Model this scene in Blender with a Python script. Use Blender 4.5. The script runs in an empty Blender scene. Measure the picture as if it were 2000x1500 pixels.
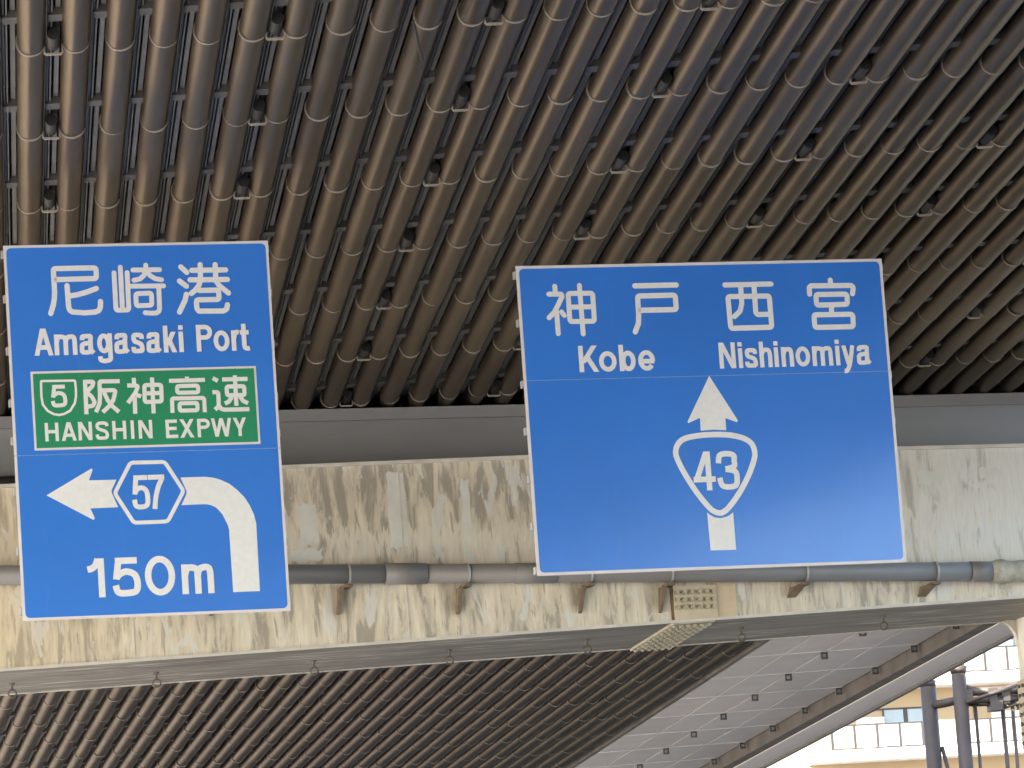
import bpy, bmesh, math, random, json
from mathutils import Matrix, Vector
random.seed(7)
SC = bpy.context.scene
COL = SC.collection
R = math.radians

# ------------------------------------------------------------------ camera
cam_d = bpy.data.cameras.new('camera')
cam_d.sensor_width = 36.0
cam_d.lens = 172.8
cam_d.clip_start = 0.1
cam_d.clip_end = 3000.0
cam = bpy.data.objects.new('camera', cam_d)
COL.objects.link(cam)
cam.matrix_world = Matrix(((0.99289231, 0.05170899, -0.10719631, 0.0),
                           (-0.09705096, -0.16958378, -0.98072547, 0.0),
                           (-0.06889108, 0.98415828, -0.16336002, 1.4),
                           (0, 0, 0, 1)))
SC.camera = cam

# ------------------------------------------------------------------ sky and sun
SUN_AZ = 236.0      # degrees clockwise from +Y (road direction)
SUN_EL = 36.0
world = bpy.data.worlds.new('World')
SC.world = world
world.use_nodes = True
wn = world.node_tree.nodes
wl = world.node_tree.links
sky = wn.new('ShaderNodeTexSky')
sky.sky_type = 'NISHITA'
sky.sun_disc = False
sky.sun_elevation = R(SUN_EL)
sky.sun_rotation = R(SUN_AZ)
sky.air_density = 1.0
sky.dust_density = 2.0
wl.new(sky.outputs[0], wn['Background'].inputs[0])
wn['Background'].inputs[1].default_value = 0.14
sun_d = bpy.data.lights.new('sun', 'SUN')
sun_d.energy = 4.8
sun_d.angle = R(0.53)
sun_d.color = (1.0, 0.965, 0.92)
sun = bpy.data.objects.new('sun', sun_d)
COL.objects.link(sun)
sdir = Vector((math.sin(R(SUN_AZ)) * math.cos(R(SUN_EL)), math.cos(R(SUN_AZ)) * math.cos(R(SUN_EL)), math.sin(R(SUN_EL))))
sun.rotation_euler = sdir.to_track_quat('Z', 'Y').to_euler()
SC.view_settings.view_transform = 'Standard'
SC.view_settings.look = 'None'
SC.view_settings.gamma = 1.0
SC.view_settings.use_curve_mapping = False
SC.view_settings.exposure = 2.85

# ------------------------------------------------------------------ helpers
def link(o, parent=None):
    COL.objects.link(o)
    if parent is not None:
        o.parent = parent
    return o

def mesh(name, verts, faces, mats, parent=None, midx=None, smooth=False):
    me = bpy.data.meshes.new(name)
    me.from_pydata(verts, [], faces)
    if not isinstance(mats, (list, tuple)):
        mats = [mats]
    for m in mats:
        me.materials.append(m)
    if midx:
        me.polygons.foreach_set('material_index', midx)
    if smooth:
        me.polygons.foreach_set('use_smooth', [True] * len(me.polygons))
    me.update()
    return link(bpy.data.objects.new(name, me), parent)

def inst(name, me, parent, loc=(0, 0, 0), rot=None):
    o = bpy.data.objects.new(name, me)
    link(o, parent)
    o.location = loc
    if rot:
        o.rotation_euler = rot
    return o

class MB:
    def __init__(self):
        self.v, self.f = [], []
    def add(self, v, f):
        n = len(self.v)
        self.v += [tuple(p) for p in v]
        self.f += [tuple(i + n for i in q) for q in f]
        return self
    def box(self, x0, x1, y0, y1, z0, z1):
        return self.add([(x0, y0, z0), (x1, y0, z0), (x1, y1, z0), (x0, y1, z0), (x0, y0, z1), (x1, y0, z1), (x1, y1, z1), (x0, y1, z1)],
                        [(0, 3, 2, 1), (4, 5, 6, 7), (0, 1, 5, 4), (1, 2, 6, 5), (2, 3, 7, 6), (3, 0, 4, 7)])
    def cyl(self, a, b, r, n=12, caps=True, r2=None):
        a, b = Vector(a), Vector(b)
        d = (b - a).normalized()
        u = d.orthogonal().normalized()
        w = d.cross(u)
        if r2 is None:
            r2 = r
        v = []
        for c, rr in ((a, r), (b, r2)):
            for i in range(n):
                t = 2 * math.pi * i / n
                v.append(c + u * math.cos(t) * rr + w * math.sin(t) * rr)
        f = [(i, (i + 1) % n, n + (i + 1) % n, n + i) for i in range(n)]
        if caps:
            f += [tuple(range(n - 1, -1, -1)), tuple(range(n, 2 * n))]
        return self.add(v, f)
    def prism(self, poly, y0, y1):           # polygon in x,z extruded along y
        n = len(poly)
        v = [(p[0], y0, p[1]) for p in poly] + [(p[0], y1, p[1]) for p in poly]
        f = [tuple(range(n)), tuple(range(2 * n - 1, n - 1, -1))]
        f += [((i + 1) % n, i, n + i, n + (i + 1) % n) for i in range(n)]
        return self.add(v, f)
    def ring(self, c, axis, R_, r, n=18, m=8, a0=0, a1=2 * math.pi):
        c = Vector(c); axis = Vector(axis).normalized()
        u = axis.orthogonal().normalized(); w = axis.cross(u)
        v = []
        for i in range(n):
            t = a0 + (a1 - a0) * i / n
            d = u * math.cos(t) + w * math.sin(t)
            for j in range(m):
                q = 2 * math.pi * j / m
                v.append(c + d * (R_ + r * math.cos(q)) + axis * r * math.sin(q))
        f = []
        for i in range(n):
            for j in range(m):
                f.append((i * m + j, ((i + 1) % n) * m + j, ((i + 1) % n) * m + (j + 1) % m, i * m + (j + 1) % m))
        return self.add(v, f)
    def data(self, name, mat, smooth=False):
        me = bpy.data.meshes.new(name)
        me.from_pydata(self.v, [], self.f)
        me.materials.append(mat)
        if smooth:
            me.polygons.foreach_set('use_smooth', [True] * len(me.polygons))
        me.update()
        return me
    def build(self, name, mat, parent=None, smooth=False):
        return link(bpy.data.objects.new(name, self.data(name, mat, smooth)), parent)

def empty(name, loc, rot=(0, 0, 0)):
    o = bpy.data.objects.new(name, None)
    link(o)
    o.location = loc
    o.rotation_euler = rot
    o.empty_display_size = 0.3
    return o

def tag(o, label, cat, group=None):
    o['label'] = label
    o['category'] = cat
    if group:
        o['group'] = group
    return o

def bevel(o, w, seg=2):
    m = o.modifiers.new('bevel', 'BEVEL')
    m.width = w
    m.segments = seg
    m.limit_method = 'ANGLE'
    m.angle_limit = R(40)
    return o

# ------------------------------------------------------------------ materials
class NT:
    def __init__(self, name):
        self.m = bpy.data.materials.new(name)
        self.m.use_nodes = True
        self.t = self.m.node_tree
        self.b = self.t.nodes['Principled BSDF']
    def n(self, typ, **kw):
        nd = self.t.nodes.new(typ)
        for k, v in kw.items():
            setattr(nd, k, v)
        return nd
    def l(self, a, b):
        self.t.links.new(a, b)
    def coord(self, scale=(1, 1, 1), rot=(0, 0, 0), obj=True, loc=(0, 0, 0)):
        tc = self.n('ShaderNodeTexCoord')
        if obj == 'rand':
            pass
        mp = self.n('ShaderNodeMapping')
        mp.inputs['Scale'].default_value = scale
        mp.inputs['Rotation'].default_value = rot
        mp.inputs['Location'].default_value = loc
        self.l(tc.outputs['Object'], mp.inputs['Vector'])
        return mp.outputs['Vector']
    def noise(self, vec, scale, detail=4, rough=0.55, dist=0.0):
        nz = self.n('ShaderNodeTexNoise')
        nz.inputs['Scale'].default_value = scale
        nz.inputs['Detail'].default_value = detail
        nz.inputs['Roughness'].default_value = rough
        nz.inputs['Distortion'].default_value = dist
        self.l(vec, nz.inputs['Vector'])
        return nz.outputs['Fac']
    def ramp(self, fac, stops, interp='LINEAR'):
        rp = self.n('ShaderNodeValToRGB')
        rp.color_ramp.interpolation = interp
        el = rp.color_ramp.elements
        while len(el) < len(stops):
            el.new(0.5)
        for e, (p, c) in zip(el, stops):
            e.position = p
            e.color = (c[0], c[1], c[2], 1) if isinstance(c, (tuple, list)) else (c, c, c, 1)
        self.l(fac, rp.inputs['Fac'])
        return rp.outputs['Color']
    def mix(self, fac, a, b, mode='MIX'):
        mx = self.n('ShaderNodeMix', data_type='RGBA', blend_type=mode)
        for s, v in ((0, fac), (6, a), (7, b)):
            if isinstance(v, (int, float)):
                mx.inputs[s].default_value = v
            elif isinstance(v, (tuple, list)):
                mx.inputs[s].default_value = (v[0], v[1], v[2], 1)
            else:
                self.l(v, mx.inputs[s])
        return mx.outputs[2]
    def bump(self, fac, strength, dist=0.01):
        bp = self.n('ShaderNodeBump')
        bp.inputs['Strength'].default_value = strength
        bp.inputs['Distance'].default_value = dist
        self.l(fac, bp.inputs['Height'])
        self.l(bp.outputs['Normal'], self.b.inputs['Normal'])
    def set(self, col=None, rough=None, metal=None, spec=None, coat=None):
        for nm, v in (('Base Color', col), ('Roughness', rough), ('Metallic', metal), ('Specular IOR Level', spec), ('Coat Weight', coat)):
            if v is None:
                continue
            if isinstance(v, (int, float)):
                self.b.inputs[nm].default_value = v
            elif isinstance(v, (tuple, list)):
                self.b.inputs[nm].default_value = (v[0], v[1], v[2], 1)
            else:
                self.l(v, self.b.inputs[nm])
        return self.m

def plain(name, col, rough=0.6, metal=0.0, var=0.15, scale=3.0, bump=0.0, spec=None):
    t = NT(name)
    v = t.coord()
    nz = t.noise(v, scale, 6, 0.6)
    lo = tuple(c * (1 - var) for c in col)
    hi = tuple(min(1, c * (1 + var)) for c in col)
    c = t.ramp(nz, [(0.3, lo), (0.7, hi)])
    if bump:
        t.bump(t.noise(v, scale * 6, 4), bump)
    return t.set(c, rough, metal, spec)

def tube_mat(name, base, dirt, rough):
    t = NT(name)
    oi = t.n('ShaderNodeObjectInfo')
    tc = t.n('ShaderNodeTexCoord')
    ad = t.n('ShaderNodeVectorMath', operation='ADD')
    sc = t.n('ShaderNodeVectorMath', operation='SCALE')
    t.l(oi.outputs['Location'], sc.inputs[0]); sc.inputs['Scale'].default_value = 1.0
    t.l(tc.outputs['Object'], ad.inputs[0]); t.l(sc.outputs[0], ad.inputs[1])
    v = ad.outputs[0]
    big = t.noise(v, 1.1, 3)
    c1 = t.ramp(big, [(0.32, tuple(c * 0.82 for c in base)), (0.72, tuple(c * 1.18 for c in base))])
    mp = t.n('ShaderNodeMapping'); mp.inputs['Scale'].default_value = (14, 2.2, 14); t.l(v, mp.inputs['Vector'])
    st = t.noise(mp.outputs['Vector'], 1.3, 5, 0.65)
    m1 = t.ramp(st, [(0.58, 0.0), (0.74, 0.75)])
    c2 = t.mix(m1, c1, dirt)
    # per tube tone
    rr = t.ramp(oi.outputs['Random'], [(0.0, 0.86), (1.0, 1.12)])
    c3 = t.mix(1.0, c2, rr, 'MULTIPLY')
    rg = t.ramp(big, [(0.3, rough - 0.03), (0.7, rough + 0.05)])
    t.set(c3, rg, 0.6, 0.4)
    t.b.inputs['Specular Tint'].default_value = (0.80, 0.67, 0.53, 1.0)
    return t.m

M = {}
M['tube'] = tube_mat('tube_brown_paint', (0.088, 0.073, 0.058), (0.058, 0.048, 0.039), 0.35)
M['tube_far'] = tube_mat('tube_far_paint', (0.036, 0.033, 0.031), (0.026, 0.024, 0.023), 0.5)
M['rim'] = plain('rim_bare_edge', (0.235, 0.212, 0.18), 0.45, 0.0, 0.2, 9)
M['dark_back'] = plain('dark_backing', (0.135, 0.122, 0.112), 0.8, 0, 0.25, 2)
M['dark_steel'] = plain('dark_steel', (0.085, 0.083, 0.085), 0.55, 0, 0.25, 4)
M['rail'] = plain('rail_grey', (0.165, 0.17, 0.18), 0.5, 0, 0.2, 4)
M['asphalt'] = plain('asphalt', (0.060, 0.060, 0.060), 0.9, 0, 0.25, 0.6, 0.3)
M['pave'] = plain('pavement', (0.355, 0.318, 0.272), 0.9, 0, 0.15, 0.4, 0.2)
M['line'] = plain('road_paint', (0.75, 0.75, 0.72), 0.7, 0, 0.1, 2)
M['deck'] = plain('deck_concrete', (0.30, 0.29, 0.27), 0.85, 0, 0.15, 0.8, 0.2)
M['sheet'] = plain('sign_aluminium', (0.45, 0.46, 0.47), 0.4, 0.6, 0.1, 5)
M['white_film'] = plain('white_reflective_film', (0.70, 0.735, 0.76), 0.38, 0, 0.05, 25)
M['border_film'] = plain('white_border_film', (0.64, 0.64, 0.67), 0.35, 0, 0.06, 12)
M['grey_pvc'] = plain('grey_pvc_pipe', (0.205, 0.207, 0.212), 0.5, 0, 0.05, 3)
M['rust'] = plain('rusty_bracket', (0.185, 0.14, 0.095), 0.8, 0, 0.3, 14)
M['clamp'] = plain('clamp_steel', (0.46, 0.46, 0.45), 0.4, 0.2, 0.15, 20)
M['sleeve'] = plain('wrapped_sleeve', (0.44, 0.43, 0.36), 0.85, 0, 0.3, 12, 0.6)
M['flange'] = plain('pale_flange_paint', (0.62, 0.60, 0.54), 0.6, 0, 0.15, 5)
M['bolt'] = plain('painted_bolt', (0.46, 0.42, 0.30), 0.55, 0, 0.2, 30)
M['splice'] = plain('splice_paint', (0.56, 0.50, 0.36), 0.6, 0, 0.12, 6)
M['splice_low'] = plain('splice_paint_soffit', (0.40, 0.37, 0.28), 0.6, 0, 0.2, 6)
M['patch'] = plain('ochre_patch_paint', (0.60, 0.49, 0.33), 0.6, 0, 0.12, 6)
M['iron'] = plain('eye_bolt_iron', (0.13, 0.117, 0.098), 0.6, 0.1, 0.3, 20)
M['post'] = plain('post_grey_paint', (0.060, 0.044, 0.032), 0.55, 0, 0.2, 3)
M['bwall'] = plain('building_cream_wall', (0.31, 0.235, 0.14), 0.85, 0, 0.05, 0.5)
M['bwhite'] = plain('building_white_band', (0.52, 0.49, 0.45), 0.8, 0, 0.04, 0.5)
M['bframe'] = plain('building_brown_frame', (0.035, 0.028, 0.024), 0.6, 0, 0.1, 2)
M['bpanel'] = plain('balcony_frosted_panel', (0.31, 0.31, 0.26), 0.25, 0, 0.05, 0.8)
M['bglass'] = plain('window_glass', (0.20, 0.24, 0.27), 0.06, 0, 0.1, 0.5, 0, 0.8)
M['edge'] = plain('edge_beam_brown_concrete', (0.115, 0.100, 0.086), 0.9, 0, 0.3, 2.2, 0.3)
M['fascia'] = plain('fascia_pale_paint', (0.78, 0.72, 0.65), 0.5, 0, 0.06, 0.7)
M['lip'] = plain('seam_lip_paint', (0.15, 0.15, 0.16), 0.4, 0, 0.2, 5)
M['touch'] = plain('touch_up_paint', (0.66, 0.675, 0.62), 0.6, 0, 0.08, 8)
M['black'] = plain('black_rubber', (0.012, 0.012, 0.013), 0.7, 0, 0.2, 5)
M['seam'] = plain('seam_edge', (0.22, 0.34, 0.58), 0.4, 0, 0.2, 20)
M['strip'] = plain('white_cover_strip', (0.72, 0.70, 0.68), 0.5, 0, 0.08, 3)

def blue_film(name, col):
    t = NT(name)
    v = t.coord()
    a = t.noise(v, 0.9, 3)
    c1 = t.ramp(a, [(0.3, tuple(c * 0.93 for c in col)), (0.7, tuple(c * 1.07 for c in col))])
    vs = t.coord((9, 9, 0.7))
    s = t.noise(vs, 1.6, 4, 0.7)
    m = t.ramp(s, [(0.62, 0.0), (0.8, 0.10)])
    c2 = t.mix(m, c1, (0.30, 0.36, 0.45))
    t.bump(t.noise(t.coord((1, 1, 1.6)), 0.9, 1), 0.05, 0.05)
    t.set(c2, 0.14, 0.0, 0.7)
    return t.m
M['blue'] = blue_film('blue_sign_film', (0.032, 0.190, 0.70))
M['green'] = blue_film('green_sign_film', (0.022, 0.26, 0.135))

def pier_front():
    t = NT('pier_weathered_paint')
    base = t.coord()
    # vertical drips, peeled areas and touch-up coats at several widths
    warp = t.noise(base, 3.0, 3)
    s1 = t.noise(t.coord((9.5, 3, 1.7)), 1.0, 7, 0.62, 0.5)
    s2 = t.noise(t.coord((24, 3, 3.0), loc=(7, 0, 3)), 1.0, 5, 0.6, 0.3)
    p1 = t.noise(t.coord((5.5, 1, 2.0), loc=(2, 5, 1)), 1.0, 6, 0.6, 0.8)
    big = t.noise(t.coord((1.1, 1, 1.4), loc=(5, 1, 8)), 1.0, 3)
    sx = t.n('ShaderNodeSeparateXYZ')
    t.l(t.coord(), sx.inputs[0])
    cream, grey, pale, dark = (0.665, 0.60, 0.46), (0.395, 0.365, 0.295), (0.66, 0.675, 0.63), (0.30, 0.275, 0.22)
    # more of the old grey coat is bare on the upper web and in patches
    up = t.ramp(t.map(sx.outputs['Z'], 6.1, 6.6), [(0.0, 0.0), (1.0, 0.03)])
    bb = t.n('ShaderNodeMath', operation='MULTIPLY_ADD'); t.l(big, bb.inputs[0]); bb.inputs[1].default_value = -0.20; bb.inputs[2].default_value = 0.10
    q1 = t.n('ShaderNodeMath', operation='SUBTRACT'); t.l(s1, q1.inputs[0]); t.l(up, q1.inputs[1])
    q2 = t.n('ShaderNodeMath', operation='ADD'); t.l(q1.outputs[0], q2.inputs[0]); t.l(bb.outputs[0], q2.inputs[1])
    c = t.ramp(q2.outputs[0], [(0.385, (0.37, 0.345, 0.285)), (0.43, (0.46, 0.425, 0.345)), (0.46, (0.60, 0.555, 0.445)), (0.54, (0.68, 0.625, 0.495)), (0.64, (0.76, 0.72, 0.60))])
    m2 = t.ramp(s2, [(0.60, 0.0), (0.64, 0.9)])
    c = t.mix(m2, c, (0.43, 0.395, 0.32))
    m4 = t.ramp(t.noise(t.coord((30, 3, 3.4), loc=(1, 9, 4)), 1.0, 4, 0.6, 0.2), [(0.67, 0.0), (0.70, 0.8)])
    c = t.mix(m4, c, dark)
    m3 = t.ramp(p1, [(0.575, 0.0), (0.595, 0.85)])
    c = t.mix(m3, c, pale)
    # horizontal recoated band in the middle of the web
    zz = t.n('ShaderNodeMath', operation='MULTIPLY_ADD')
    t.l(s2, zz.inputs[0]); zz.inputs[1].default_value = 0.7; t.l(sx.outputs['Z'], zz.inputs[2])
    bd = t.ramp(t.map(zz.outputs[0], 6.3, 7.1), [(0.50, 0.0), (0.535, 0.95), (0.665, 0.95), (0.70, 0.0)])
    c = t.mix(bd, c, (0.68, 0.645, 0.53))
    # newer pale coat to the right, warm bounce light painted into the left end
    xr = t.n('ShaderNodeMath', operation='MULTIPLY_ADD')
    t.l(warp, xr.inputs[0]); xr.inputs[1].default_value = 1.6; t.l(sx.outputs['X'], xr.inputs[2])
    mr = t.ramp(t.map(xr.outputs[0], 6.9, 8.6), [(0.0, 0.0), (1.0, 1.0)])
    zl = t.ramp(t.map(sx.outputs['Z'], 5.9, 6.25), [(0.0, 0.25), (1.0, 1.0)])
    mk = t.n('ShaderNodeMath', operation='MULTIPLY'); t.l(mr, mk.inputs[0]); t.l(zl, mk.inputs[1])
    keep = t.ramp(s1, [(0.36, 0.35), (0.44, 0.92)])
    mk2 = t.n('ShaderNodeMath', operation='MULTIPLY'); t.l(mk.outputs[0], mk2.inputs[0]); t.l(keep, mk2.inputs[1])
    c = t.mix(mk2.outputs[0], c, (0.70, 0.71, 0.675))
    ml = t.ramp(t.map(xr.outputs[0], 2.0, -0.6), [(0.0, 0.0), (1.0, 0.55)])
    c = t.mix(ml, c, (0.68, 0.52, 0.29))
    st = None
    for s0 in (0.69, 1.66, 2.62, 3.55, 4.52, 5.17):
        a_ = t.n('ShaderNodeMath', operation='SUBTRACT'); t.l(sx.outputs['X'], a_.inputs[0]); a_.inputs[1].default_value = s0
        b_ = t.n('ShaderNodeMath', operation='ABSOLUTE'); t.l(a_.outputs[0], b_.inputs[0])
        m_ = t.ramp(t.map(b_.outputs[0], 0.03, 0.13), [(0.0, 1.0), (1.0, 0.0)])
        if st is None:
            st = m_
        else:
            ad = t.n('ShaderNodeMath', operation='MAXIMUM'); t.l(st, ad.inputs[0]); t.l(m_, ad.inputs[1]); st = ad.outputs[0]
    zb = t.ramp(t.map(sx.outputs['Z'], 5.80, 6.10), [(0.0, 0.0), (0.25, 0.75), (0.9, 0.85), (1.0, 0.0)])
    k1 = t.n('ShaderNodeMath', operation='MULTIPLY'); t.l(st, k1.inputs[0]); t.l(zb, k1.inputs[1])
    k2 = t.n('ShaderNodeMath', operation='MULTIPLY'); t.l(k1.outputs[0], k2.inputs[0]); t.l(t.ramp(s1, [(0.35, 1.0), (0.62, 0.35)]), k2.inputs[1])
    c = t.mix(k2.outputs[0], c, (0.29, 0.27, 0.20))
    fine = t.noise(t.coord((60, 20, 6)), 1.0, 3)
    c = t.mix(1.0, c, t.ramp(fine, [(0.3, 0.92), (0.7, 1.05)]), 'MULTIPLY')
    t.bump(s1, 0.15, 0.01)
    return t.set(c, 0.62, 0, 0.4)

def _map(self, val, a, b):
    mr = self.n('ShaderNodeMapRange')
    mr.inputs['From Min'].default_value = a
    mr.inputs['From Max'].default_value = b
    self.l(val, mr.inputs['Value'])
    return mr.outputs['Result']
NT.map = _map
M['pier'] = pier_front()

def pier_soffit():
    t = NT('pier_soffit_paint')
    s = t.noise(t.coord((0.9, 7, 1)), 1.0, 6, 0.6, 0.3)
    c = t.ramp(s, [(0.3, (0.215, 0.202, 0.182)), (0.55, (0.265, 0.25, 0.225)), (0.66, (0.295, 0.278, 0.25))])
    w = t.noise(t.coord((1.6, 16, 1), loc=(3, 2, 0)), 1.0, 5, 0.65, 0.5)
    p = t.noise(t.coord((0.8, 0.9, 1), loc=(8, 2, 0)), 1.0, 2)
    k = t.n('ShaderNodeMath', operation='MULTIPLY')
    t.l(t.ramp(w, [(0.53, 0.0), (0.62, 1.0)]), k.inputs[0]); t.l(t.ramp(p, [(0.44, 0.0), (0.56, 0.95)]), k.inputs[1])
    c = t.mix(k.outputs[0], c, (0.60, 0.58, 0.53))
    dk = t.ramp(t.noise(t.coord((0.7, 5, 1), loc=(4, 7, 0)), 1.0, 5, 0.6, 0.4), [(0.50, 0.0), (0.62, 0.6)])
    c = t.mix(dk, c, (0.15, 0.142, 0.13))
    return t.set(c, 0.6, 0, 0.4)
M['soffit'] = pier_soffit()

def cover_mat():
    t = NT('cover_plate_paint')
    a = t.noise(t.coord((0.5, 1, 2.2)), 1.0, 5, 0.6)
    c = t.ramp(a, [(0.3, (0.205, 0.208, 0.21)), (0.7, (0.265, 0.265, 0.26))])
    b = t.noise(t.coord((9, 1, 9)), 1.0, 5, 0.7)
    c = t.mix(t.ramp(b, [(0.6, 0.0), (0.75, 0.25)]), c, (0.25, 0.24, 0.215))
    return t.set(c, 0.55, 0, 0.45)
M['cover'] = cover_mat()

def soffit_panel_mat():
    t = NT('soffit_panel_paint')
    oi = t.n('ShaderNodeObjectInfo')
    c = t.ramp(oi.outputs['Random'], [(0.0, (0.60, 0.555, 0.505)), (0.5, (0.635, 0.60, 0.555)), (1.0, (0.67, 0.61, 0.565))])
    d = t.noise(t.coord((1, 1, 1)), 2.0, 4)
    c = t.mix(1.0, c, t.ramp(d, [(0.3, 0.93), (0.7, 1.04)]), 'MULTIPLY')
    return t.set(c, 0.6, 0, 0.4)
M['soffit_panel'] = soffit_panel_mat()

# ------------------------------------------------------------------ ground and road
g = MB().add([(-900, -900, 0), (900, -900, 0), (900, 900, 0), (-900, 900, 0)], [(0, 1, 2, 3)]).build('ground', M['pave'])
g['kind'] = 'structure'
g = MB().add([(-1.95, -400, 0.004), (34.0, -400, 0.004), (34.0, 400, 0.004), (-1.95, 400, 0.004)], [(0, 1, 2, 3)]).build('road', M['asphalt'])
g['kind'] = 'structure'
for k, x in enumerate((-2.10, 34.0)):
    g = MB().box(x, x + 0.15, -400, 400, 0, 0.14).build('kerb', M['deck'])
    g['kind'] = 'structure'
ln = empty('lane_markings', (0, 0, 0.008))
ln['kind'] = 'structure'
for x in (1.8, 5.3, 8.8):
    for k in range(-3, 9):
        MB().add([(x - .08, k * 10, 0), (x + .08, k * 10, 0), (x + .08, k * 10 + 5, 0), (x - .08, k * 10 + 5, 0)], [(0, 1, 2, 3)]).build('lane_dash', M['line'], ln)

# ------------------------------------------------------------------ viaduct decks
ZT = 7.5       # underside of the tubes of the near span
FAR_LOC = (0.0, 39.0, 7.5)
FAR_ROT = (R(-0.583), 0.0, R(3.153))
near = tag(empty('viaduct_deck', (0, 0, ZT)), 'near span of the elevated road deck carrying the brown tube ceiling', 'viaduct')
MB().box(-9.0, 10.28, -55, 39.3, 0.42, 1.5).build('slab', M['deck'], near)
MB().box(8.95, 10.28, -55, 36.0, 0.05, 0.40).build('soffit_panel', M['soffit_panel'], near)
for x0, x1 in ((10.3, 10.82), (-9.52, -9.02)):
    MB().box(x0, x1, -55, 37.6, -0.28, 2.3).build('edge_beam', M['edge'], near)

far = tag(empty('viaduct_deck', FAR_LOC, FAR_ROT), 'far span of the elevated road deck with pale soffit panels and fascia', 'viaduct')
MB().box(-9.0, 11.38, 0.2, 90, 0.42, 1.5).build('slab', M['deck'], far)
MB().box(9.40, 11.395, 0.5, 90, 0.035, 0.40).build('panel_backing', M['dark_back'], far)
MB().box(11.40, 11.56, 0.2, 90, -0.16, 1.6).build('edge_beam', M['edge'], far)
MB().box(-9.52, -9.02, 0.2, 90, -0.18, 2.3).build('edge_beam', M['edge'], far)
# pale fascia lining the underside and outside of the parapet
MB().prism([(11.565, -0.17), (11.91, -0.19), (11.93, -0.165), (11.93, 4.2), (11.62, 4.2), (11.565, -0.12)], 0.2, 90).build('fascia', M['fascia'], far)  # unseen upper part added tall to shade the steel posts
MB().box(11.905, 11.955, 0.2, 90, -0.225, -0.185).build('drip_edge', M['dark_steel'], far)
MB().box(9.34, 9.40, 0.5, 90, -0.005, 0.40).build('ceiling_trim', M['edge'], far)
aj = [9.41, 9.86, 10.33, 10.85, 11.38]
def dcross(a, k): return 16.02 - 0.2 * (a - 9.4) + 2.0 * k
for c in range(4):
    for k in range(-4, 12):
        a0, a1 = aj[c] + 0.013, aj[c + 1] - 0.013
        v = []
        for z in (0.0, 0.03):
            v += [(a0, dcross(a0, k) + .003, z), (a1, dcross(a1, k) + .003, z), (a1, dcross(a1, k + 1) - .003, z), (a0, dcross(a0, k + 1) - .003, z)]
        MB().add(v, [(0, 3, 2, 1), (4, 5, 6, 7), (0, 1, 5, 4), (1, 2, 6, 5), (2, 3, 7, 6), (3, 0, 4, 7)]).build('soffit_panel', M['soffit_panel'], far)
for k in range(-4, 12):
    v = []
    for z in (-0.006, 0.001):
        v += [(9.41, dcross(9.41, k) - .014, z), (11.36, dcross(11.36, k) - .014, z), (11.36, dcross(11.36, k) + .014, z), (9.41, dcross(9.41, k) + .014, z)]
    MB().add(v, [(0, 3, 2, 1), (4, 5, 6, 7), (0, 1, 5, 4), (1, 2, 6, 5), (2, 3, 7, 6), (3, 0, 4, 7)]).build('cover_strip', M['strip'], far)
fr = MB()
for x0, x1, z0, z1 in ((-.040, .040, -.018, .0), (-.040, .040, -.080, -.062), (-.040, -.024, -.062, -.018), (.024, .040, -.062, -.018)):
    fr.box(x0, x1, -.02, .02, z0, z1)
fr_me = fr.data('bracket', M['dark_steel'])
pl_me = MB().box(-.023, .023, .012, .018, -.0615, -.0185).data('bracket_plate', M['strip'])
for a in (10.32, 11.33):
    for k in range(-3, 10):
        o = inst('bracket', fr_me, far, (a, dcross(a, k) + 0.05, -0.007))
        inst('bracket_plate', pl_me, o)

# ------------------------------------------------------------------ tube ceilings
def tube_mesh(name, r, L, n, mat, rz):
    v, f = [], []
    for y in (0.0, L):
        for i in range(n):
            t = 2 * math.pi * (i + .5) / n
            v.append((r * math.cos(t), y, rz + r * math.sin(t)))
    f = [((i + 1) % n, i, n + i, n + (i + 1) % n) for i in range(n)]
    # folded seam lip along the right hand side
    b = len(v)
    for y in (0.004, L - 0.004):
        v += [(r * 0.955, y, rz - 0.010), (r * 1.06, y, rz - 0.026), (r * 1.09, y, rz - 0.021), (r * 0.985, y, rz - 0.002)]
    f += [(b + i, b + (i + 1) % 4, b + 4 + (i + 1) % 4, b + 4 + i) for i in range(4)]
    f += [(b + 3, b + 2, b + 1, b), (b + 4, b + 5, b + 6, b + 7)]
    me = bpy.data.meshes.new(name)
    me.from_pydata(v, [], f)
    me.materials.append(mat)
    me.materials.append(M['lip'])
    me.polygons.foreach_set('material_index', [0 if i < n else 1 for i in range(len(me.polygons))])
    me.polygons.foreach_set('use_smooth', [i < n for i in range(len(me.polygons))])
    me.update()
    return me

def rim_mesh(r, n, mat, rz, w=0.016, h=0.006):
    v, f = [], []
    prof = [(-w / 2, r - .003), (-w / 2, r + h), (w / 2, r + h), (w / 2, r - .003)]
    for i in range(n):
        t = 2 * math.pi * i / n
        for y, q in prof:
            v.append((q * math.cos(t), y, rz + q * math.sin(t)))
    for i in range(n):
        j = (i + 1) % n
        for k in range(3):
            f.append((i * 4 + k, i * 4 + k + 1, j * 4 + k + 1, j * 4 + k))
    me = bpy.data.meshes.new('rim')
    me.from_pydata(v, [], f)
    me.materials.append(mat)
    me.update()
    return me

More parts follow.
